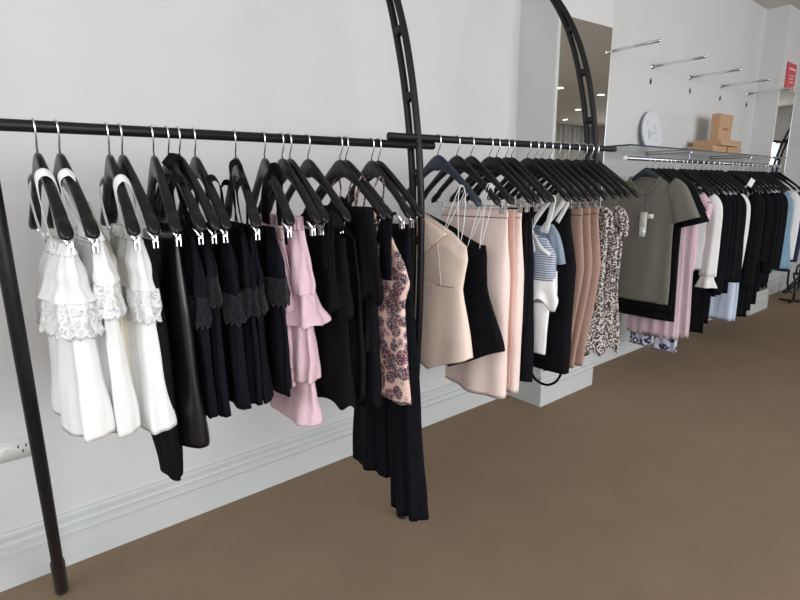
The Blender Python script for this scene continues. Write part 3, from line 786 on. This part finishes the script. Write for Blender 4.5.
blouse(.745, 'black blouse with a bow tied on the shoulder, immediately right of the pink top', 1.30, .72, 41, [(1.22, 1.0, 1.1)], near=.19, tie=bow)
blouse(.797, 'plain black blouse hidden between the bow-tied and the ruffled blouse', 1.30, .735, 42, None, near=.18)
blouse(.845, 'black ruffled blouse with layered frills, left of the floral camisoles', 1.33, .70, 43, [(1.30, 1.03, 1.16), (1.05, .86, 1.02)], near=.185, thh=.06)
g = Garment('hanging_loop', 'small black ribbon loop dangling under the black ruffled blouse', 'ribbon', .85, rail1)
g.strap('loop', B1, [(0, -.15, .74), (-.006, -.15, .70), (0, -.12, .675), (.004, -.09, .68), (0, -.07, .73)], .006, .0015, (1, 0, 0)); g.done()


# floral camisoles
def cami(X, label, zt, zh, seed, near=.17, strapmat=FLOR, yaw=0, far=.15):
    g = Garment('camisole', label, 'top', X, rail1, yaw)
    g.shell('body', FLOR, [(0, near * .40, far * .4, .016, .0), (.10, near * .72, far * .55, .03, .001), (.25, near * 1.0, far * .86, .05, .003), (.33, near * 1.08, far * .95, .052, .004), (.45, near * .97, far * .97, .05, .004), (1, near * 1.1, far * 1.1, .060, .005)], zt, zh, 6, seed, hem=.012, N=56)
    for y in (-.07, .07):
        hz = g.z - .057 - .156 * .39
        g.strap('strap', strapmat, [(-.002, y, zt - .005), (-.012, y - .02, hz - .03), (.006, y - .03, hz + .012), (.024, y - .02, hz - .03), (.016, y, zt - .005)], .005, .0014, (0, 1, 0))
    return g.done()


cami(.872, 'blush floral camisole half hidden behind the black sash', 1.25, .71, 51, .15)
cami(.940, 'blush floral camisole with burgundy blooms in full view beside the long black trousers', 1.262, .685, 52, .208)
g = Garment('wrap_top', 'black wrap top whose broad sash hangs between the two floral camisoles', 'top', .915, rail1)
g.strap('sash', B2, [(.0, -.165, 1.275), (-.018, -.19, 1.265), (-.022, -.188, 1.20), (-.018, -.18, 1.12), (-.018, -.18, 1.085)], .030, .0035, (0, 1, 0), 8)
g.strap('strap', B2, [(.004, -.15, 1.27), (.0, -.12, 1.20), (-.006, -.06, 1.10)], .012, .003, (0, 1, 0))
g.shell('body', B2, [(0, .02, .10, .02, .001), (.45, .06, .14, .025, .002), (1, .05, .14, .03, .002)], 1.20, .78, 5, 53)
g.done()
trousers(1.020, rail1, 'long black wide-leg trousers hanging almost to the floor beside the middle arch', B2, 1.235, .225, .31, 55, .135, .16, .035, .085, wn=(.20, -.055), wf=(.06, .20), amp=.009, k=7, name='wide_leg_trousers')


# ================================================================= RAIL 2
def H2(X, short, **kw):
    return hanger(X, rail2, short, **kw)


H2(1.273, 'the blush peplum top', mat='n', clips=False); H2(1.367, 'the black strapless peplum top', clips=False); H2(1.44, 'the front pale pink pencil skirt'); H2(1.544, 'the second pale pink pencil skirt')
H2(1.585, 'the black spaghetti-strap top between pink and stripes'); H2(1.64, 'the long black skirt hem behind the striped top'); H2(1.674, 'the blue striped top with white straps', clips=False)
H2(1.776, 'the grey-blue frilled top with a white strap', clips=False); H2(1.829, 'the high-waisted black skirt left of the tan ones'); H2(1.87, 'the black belt loop garment')
H2(1.926, 'the first tan skirt, next to black'); H2(1.984, 'the middle tan skirt'); H2(2.051, 'the last tan skirt, next to leopard print'); H2(2.128, 'the left leopard print dress', clips=False); H2(2.19, 'the right leopard print dress', clips=False)
H2(2.243, 'nothing, last but one before the mirror arch', clips=False); H2(2.285, 'nothing, last on the middle rail by the mirror arch', clips=False, yaw=.22)


def peplum(X, mat, label, tops, nears, far, zw, zh, seed, fold=None, strap=(), th=.045, hdip=.08):
    """tops: (y, z) of the neckline from the room side to the wall side; nears: near edge at top, waist, hem"""
    g = Garment('peplum_top', label, 'top', X, rail2)
    n0, n1, n2 = nears

    def top(t):
        y = -n0 + (t + 1) / 2 * (n0 + far)
        for (a, za), (b, zb) in zip(tops, tops[1:]):
            if y <= b: return za + (zb - za) * max(0, (y - a) / (b - a))
        return tops[-1][1]
    g.shell('bodice', mat, [(0, n0, far, .016, .0), (.3, n0 + .004, far, th, .0), (1, n1, far * .95, th * .9, .001)], top, zw, 3, seed, wob=.002)
    g.shell('peplum', mat, [(0, n1, far * .95, th * .9, .001), (1, n2, far * 1.15, th * 2.0, .007)], zw + .003, lambda t, q: zh - hdip * (1 - abs(t)), 4, seed + 1, wob=.003)
    if fold:
        v = []
        P = catmull([fold[0], ((fold[0][0] + fold[1][0]) / 2 - .002, (fold[0][1] + fold[1][1]) / 2, (fold[0][2] + fold[1][2]) / 2), fold[1]], 6)
        T = Vector(fold[2]); rows = []
        for p in P:
            rows.append([p.lerp(T, q / 6) + Vector((-.008 * sin(pi * q / 6), 0, 0)) for q in range(7)])
        for dx in (0, .003):
            for r_ in rows: v += [(p.x + dx, p.y, p.z - g.z) for p in r_]
        n_ = len(rows); f = [(i * 7 + k, i * 7 + k + 1, i * 7 + 8 + k, i * 7 + 7 + k) for i in range(n_ - 1) for k in range(6)]
        o_ = n_ * 7; f += [tuple(q + o_ for q in reversed(x)) for x in f]
        f += [(i * 7, i * 7 + 7, o_ + i * 7 + 7, o_ + i * 7) for i in range(n_ - 1)] + [(k, o_ + k, o_ + k + 1, k + 1) for k in range(6)] + [((n_ - 1) * 7 + k, (n_ - 1) * 7 + k + 1, o_ + (n_ - 1) * 7 + k + 1, o_ + (n_ - 1) * 7 + k) for k in range(6)]
        g.mb('folded_flap', mat, MB().add(v, f))
        g.strap('bust_seam', mat, [(-.012, -.055, 1.20), (-.0155, -.075, 1.12), (-.0145, -.085, zw)], .0012, .0012)
    for y0, z0, y1 in strap:
        hz = g.z - .053 - .156 * max(0, abs(y1) / .213 - .09) / .91 - .005
        g.strap('strap', W1, [(-.006, y0, z0 - .012), (-.012, (y0 + y1) / 2, (z0 + hz) / 2 - .01), (-.010, y1, hz - .01), (.006, y1, hz + .012), (.020, y1, hz - .012), (.018, y0 * .6 + y1 * .4, (z0 + hz) / 2 - .01), (.012, y0 + .014, z0 - .012)], .0013, .0011)
    return g.done()


peplum(1.225, BLUSH, 'structured blush peplum top with a folded neckline and thin white straps', [(-.187, 1.158), (-.155, 1.168), (-.125, 1.196), (.03, 1.265), (.14, 1.275)],
       (.187, .170, .225), .13, 1.012, .775, 61, [(-.022, .035, 1.268), (-.024, -.125, 1.199), (-.036, -.020, 1.128)], [(-.165, 1.165, -.165), (-.09, 1.21, -.160)])
peplum(1.365, B1, 'black structured peplum top with flared hem, just behind the blush one', [(-.147, 1.148), (-.075, 1.148), (.01, 1.20), (.18, 1.255)],
       (.147, .155, .240), .19, 1.00, .775, 63, None, [(-.13, 1.15, -.165), (-.07, 1.15, -.155)], th=.05, hdip=.11)
skirt(1.475, rail2, 'pale pink pencil skirt, front one of two, clipped high and hanging low', BLUSH2, 1.270, .535, 65, .150, .20, .162, .155, thh=.085, th=.022, amp=.008, k=4)
skirt(1.560, rail2, 'pale pink pencil skirt, rear one of two, beside the striped top', BLUSH2, 1.268, .535, 66, .145, .17, .158, .150, thh=.085, th=.03, amp=.008, k=3)
g = Garment('salmon_lining', 'salmon pink slip skirt showing as a strip between the two pale pink skirts', 'skirt', 1.515, rail2)
g.shell('body', SALM, [(0, .149, .17, .012, .0), (.4, .164, .19, .018, .001), (1, .155, .18, .018, .001)], 1.268, .56, 3, 67); g.done()
g = plain(1.625, rail2, 'camisole', 'black spaghetti-strap camisole between the pale pink skirts and the striped top', 'top', B1, 1.22, .80, .125, .12, .03, .045, 68)
for y in (-.10, -.17): g.strap('strap', B1, [(-.01, y, 1.21), (-.012, y + .01, 1.28), (-.01, y + .02, 1.33)], .002)
g.done()
g = plain(1.655, rail2, 'skirt', 'long black skirt seen below the striped top, beside the pink skirts', 'skirt', B2, 1.25, .56, .12, .14, .03, .055, 69, flare=1.35, k=4); g.done()
# striped top with white straps, white body
g = Garment('striped_top', 'blue and white striped strappy top with white ruffle and long white panel', 'top', 1.71, rail2)
g.shell('body', STRI, [(0, .165, .12, .04, .001), (.4, .205, .16, .06, .003), (1, .207, .17, .070, .005)], lambda t: 1.175 + .03 * t, .985, 4, 70)
g.shell('ruffle', W1, [(0, .20, .16, .065, .004), (1, .215, .18, .085, .010)], .995, .885, 6, 71, hem=.05, N=14)
g.shell('panel', W1, [(0, .19, .15, .05, .002), (1, .178, .13, .055, .002)], .96, .672, 4, 72)
for y in (-.165,):
    g.strap('strap', W1, [(-.02, -.075, 1.12), (-.030, -.12, 1.10), (-.022, -.10, 1.19), (-.014, -.165, 1.29), (.006, -.168, 1.318), (.026, -.165, 1.29), (.02, -.14, 1.17)], .012, .0018, (0, 1, 0))
g.strap('trim', W1, [(-.014, -.10, 1.18), (-.022, -.125, 1.15), (-.024, -.155, 1.115), (-.012, -.190, 1.09)], .008, .002, (0, 0, 1)); g.done()
g = Garment('frilled_top', 'grey-blue cotton top with frill sleeve and white strap, right of the striped top', 'top', 1.785, rail2)
g.shell('body', GBLUE, [(0, .12, .12, .03, .001), (.35, .150, .15, .04, .003), (1, .155, .15, .045, .004)], lambda t: 1.20 + .02 * t, 1.00, 4, 73)
g.shell('white_hem', W1, [(0, .16, .14, .045, .003), (1, .165, .14, .05, .006)], 1.01, .86, 5, 74, hem=.04)
g.sleeve('frill_sleeve', GBLUE, [(.008, -.11, 1.19), (.008, -.135, 1.15), (.008, -.150, 1.09), (.008, -.155, 1.04)], [(.022, .014), (.026, .018), (.030, .022), (.034, .026)], amp=.007)
g.strap('strap', W1, [(-.014, -.085, 1.17), (-.016, -.13, 1.22), (-.010, -.175, 1.28), (.008, -.18, 1.308), (.026, -.175, 1.28), (.02, -.14, 1.21)], .011, .0018, (0, 1, 0)); g.done()
skirt(1.850, rail2, 'long black high-waisted skirt hanging between the grey-blue top and the tan skirts', B1, 1.262, .56, 75, .165, .165, .205, .20, th=.05, thh=.09, name='long_skirt')
skirt(1.935, rail2, 'first tan pencil skirt of three, next to the black one', TAN, 1.262, .54, 76, .165, .165, .19, .135, th=.032, thh=.055)
skirt(1.995, rail2, 'middle tan pencil skirt of three', TAN, 1.264, .535, 77, .165, .165, .19, .135, th=.032, thh=.055)
skirt(2.060, rail2, 'last tan pencil skirt of three, next to the leopard print', TAN, 1.266, .53, 78, .165, .165, .19, .135, th=.034, thh=.06)
g = Garment('fabric_belt', 'black fabric belt dangling in a loop near the column skirting', 'belt', 1.99, rail2)
g.strap('loop', B1, [(.0, -.06, .62), (-.004, -.085, .53), (-.0, -.06, .455), (.0, .0, .415), (.0, .07, .43), (.0, .10, .50), (0, .10, .60)], .007, .006, (1, 0, 0), 8); g.done()


def leop(X, label, zh, seed, near):
    g = Garment('print_dress', label, 'dress', X, rail2)
    g.shell('body', LEOP, [(0, near * .92, .15, .03, .003), (.25, near, .16, .05, .006), (.5, near * .97, .16, .055, .006), (1, near * 1.12, .17, .120, .009)], lambda t: 1.265 - .03 * abs(t), zh, 8, seed, hem=.03)
    g.shell('waist_tie', LEOP, [(0, near * .98, .16, .055, .004), (1, near * 1.02, .165, .06, .006)], 1.0, .965, 9, seed, N=4)
    g.sleeve('frill_sleeve', LEOP, [(.008, -near * .80, 1.255), (.008, -near * .95, 1.235), (.008, -near * 1.02, 1.19), (.008, -near * 1.02, 1.13)], [(.014, .012), (.018, .016), (.020, .018), (.016, .016)], amp=.006)
    return g.done()


leop(2.118, 'leopard print dress beside the tan skirts', .595, 80, .180)
leop(2.208, 'leopard print dress nearest the taupe t-shirt, with frilled sleeve', .60, 81, .200)


# ================================================================= RAIL 3 (chrome, alcove)
def H3(X, short, **kw):
    return hanger(X, rail3, short, clips=kw.pop('clips', False), **kw)


def longpiece(X, name, cat, label, mat, zh, zt=1.275, near=.165, seed=1, th=.035, thh=.06, k=6, amp=.006, flare=1.12, slv=None, far=.15, hem=0.0, cuff=None):
    g = Garment(name, label, cat, X, rail3)
    g.shell('body', mat, [(0, near, far, th * .7, .001), (.15, near, far, th, .002), (1, near * flare, far * flare, thh, amp)], lambda t: zt + .05 - .13 * abs(t) ** 1.3, zh, k, seed, hem=hem, M=56, N=28)
    if slv:
        z1, r_ = slv
        for s_ in (-1, 1):
            g.sleeve('sleeve', mat, [(.008, s_ * (near - .02), zt - .02), (.008, s_ * (near + .025), zt - .09), (.008, s_ * (near + .035), (zt + z1) / 2), (.008, s_ * (near + .03), z1)], [(.045, .018), (.05, .024), (.048, .028), (r_, r_ * .7)], seed=seed, amp=.004)
            if cuff:
                g.sleeve('cuff_frill', mat, [(.008, s_ * (near + .03), z1 + .005), (.008, s_ * (near + .028), z1 - .03), (.008, s_ * (near + .03), z1 - .085)], [(r_ * .75, .025), (r_ * .85, .032), (r_ * 1.25, .05)], seed=seed, amp=.009)
    return g.done()


H3(3.406, 'the taupe t-shirt', mat='n'); H3(3.473, 'the black t-shirt behind the taupe one')
tee(3.390, rail3, 'taupe grey short-sleeved t-shirt with hanging price tags, facing the camera', TAUPE, 1.452, .585, 101, tagit=True, hw=.212)
tee(3.480, rail3, 'black short-sleeved t-shirt, its sleeve showing past the taupe shirt', B1, 1.440, .51, 102, hw=.222, sl=.22, flare=.98)
tee(3.560, rail3, 'longer black t-shirt dress behind the black t-shirt', B1, 1.440, .435, 103, hw=.19, sl=.16, name='t_shirt_dress')
H3(3.571, 'the black t-shirt dress'); H3(3.643, 'the pleated pink skirt dress'); H3(3.71, 'the navy and white patterned trousers', clips=True); H3(3.77, 'a black top before the pink blouse')
longpiece(3.645, 'pleated_dress', 'dress', 'dusty pink pleated dress hanging low behind the black t-shirts', PINK2, .29, 1.30, .18, 104, .035, .06, 14, .009, 1.12, hem=.01)
trousers(3.725, rail3, 'navy and white patterned trousers, their cuffs lowest on the alcove rail', PATT, 1.23, .17, .175, 105, .11, .13, .03, .05, wn=(.17, -.01), wf=(.01, .17), name='patterned_trousers')
longpiece(3.82, 'pleated_skirt', 'skirt', 'pink pleated skirt seen between the black t-shirts and the white shirt', PINK2, .27, 1.27, .175, 112, .035, .07, 12, .008, 1.14)
longpiece(3.90, 'blouse', 'top', 'pink blouse peeking out above the white frill-cuffed shirt', PINK, .75, 1.30, .150, 106, slv=(1.12, .04))
H3(3.90, 'the pink blouse'); H3(3.96, 'the black and white print top'); H3(4.04, 'the white shirt with frilled cuffs')
longpiece(3.985, 'patterned_blouse', 'top', 'black and white printed top just left of the white frill-cuffed shirt', BWP, 1.12, 1.335, .150, 107)
longpiece(4.055, 'white_shirt', 'shirt', 'white shirt with long sleeves ending in frilled cuffs', W1, .74, 1.28, .165, 108, .06, .10, slv=(.70, .056), cuff=True)
longpiece(4.15, 'trousers', 'trousers', 'black trousers hanging behind the white frill-cuffed shirt', B1, .24, 1.25, .155, 109, .035, .05)
H3(4.13, 'the black trousers behind the white shirt', clips=True)
specs = [  # X, kind, category, label, cloth, hem height, (sleeve end, width)
    (4.24, 'jumpsuit', 'jumpsuit', 'navy-black jumpsuit directly right of the white frill-cuffed shirt', B2, .30, (.55, .05)),
    (4.33, 'dress', 'dress', 'black long-sleeved dress, second dark garment right of the white shirt', B1, .50, (.62, .06)),
    (4.43, 'dress', 'dress', 'black dress with belled sleeve, third dark garment right of the white shirt', B1, .50, (.62, .06)),
    (4.53, 'dress', 'dress', 'black dress with belled sleeve touching the narrow white garment', B1, .50, (.60, .07)),
    (4.61, 'white_blouse', 'top', 'narrow white blouse showing as a white strip among the black clothes', W1, .66, (.70, .04)),
    (4.80, 'trousers', 'trousers', 'pale blue trousers, hems showing beneath the black dresses', PALEB, .22, None),
    (4.87, 'dress', 'dress', 'black long dress immediately right of the narrow white blouse', B1, .26, (.50, .06)),
    (4.94, 'dress', 'dress', 'navy-black long dress, second right of the narrow white blouse', B2, .24, (.70, .05)),
    (5.04, 'trousers', 'trousers', 'black wide trousers, third right of the narrow white blouse', B1, .22, None),
    (5.14, 'dress', 'dress', 'black dress with a metal button, fourth right of the narrow white blouse', B1, .26, (.70, .05)),
    (5.25, 'trousers', 'trousers', 'black trousers, fifth right of the narrow white blouse', B1, .30, None),
    (5.36, 'jacket', 'jacket', 'black jacket, third from the blue chambray shirt', B1, .40, (.58, .055)),
    (5.47, 'jacket', 'jacket', 'black jacket, second from the blue chambray shirt', B2, .42, (.60, .055)),
    (5.57, 'jacket', 'jacket', 'black jacket touching the blue chambray shirt', B1, .46, (.60, .05)),
    (5.64, 'chambray_shirt', 'shirt', 'blue chambray shirt with gathered hem near the end of the alcove rail', CHAM, .56, (.60, .10)),
    (5.82, 'white_shirt', 'shirt', 'plain white shirt between the chambray and the last navy garment', W1, .60, (.66, .045)),
    (5.99, 'navy_top', 'top', 'navy top at the far right end of the alcove rail', NAVY, .52, (.62, .04)),
]
ORD = ['first', 'second', 'third', 'fourth', 'fifth', 'sixth', 'seventh', 'eighth', 'ninth', 'tenth', 'eleventh', 'twelfth', 'thirteenth', 'fourteenth', 'fifteenth', 'second last', 'last']
for i, (X, nm, cat, lab, mat, zh, sv) in enumerate(specs):
    longpiece(X, nm, cat, lab, mat, zh, 1.275, {'chambray_shirt': .165, 'jacket': .148, 'white_shirt': .185, 'navy_top': .185}.get(nm, .16), 200 + i, .045, .085, 6, .008, 1.08, slv=sv, far=.15)
    H3(X, 'the ' + lab, clips=(sv is None), label='black hanger, ' + {0: 'first'}.get(i, '%s' % ORD[i]) + ' right of the white frill-cuffed shirt on the chrome rail')
# tag dangling from the black group
tag(MB().box(-.022, .022, -.002, .0, -.03, .03).build('price_tag', PAPER, None, False), 'small white card tag tilted among the black hanger necks', 'tag')
bpy.data.objects['price_tag'].location = (4.62, 1.46, 1.365); bpy.data.objects['price_tag'].rotation_euler = (0, radians(28), radians(-30))

# dark garments of the next rack, just past the far column
y, z = YR, 1.87

# scrolled iron stand
r = tag(empty('scroll_stand', (7.25, 1.70, 0)), 'black wrought iron stand with scrolls on the carpet at the far right', 'stand')
def spiral(cx, cz, r0, turns, a0, dirn=1):
    return [(cx + r0 * (1 - .8 * i / 40) * cos(a0 + dirn * turns * 2 * pi * i / 40), 0, cz + r0 * (1 - .8 * i / 40) * sin(a0 + dirn * turns * 2 * pi * i / 40)) for i in range(41)]
MB().tube(spiral(0, .36, .13, 1.4, pi), .010, 8).build('scroll', STEEL_BLK, r, True)
MB().tube(catmull([(-.34, 0, .42), (-.32, 0, .26), (-.22, 0, .16), (0, 0, .12), (.3, 0, .15)], 8), .011, 8).build('arm', STEEL_BLK, r, True)
MB().tube([(.0, 0, .0), (.0, 0, .24)], .012, 8).tube([(-.16, 0, .01), (.16, 0, .01)], .012, 8).tube([(0, -.14, .01), (0, .14, .01)], .012, 8).build('base', STEEL_BLK, r, True)
MB().tube([(.13, 0, .12), (.13, 0, 1.3)], .010, 8).build('post', STEEL_BLK, r, True)
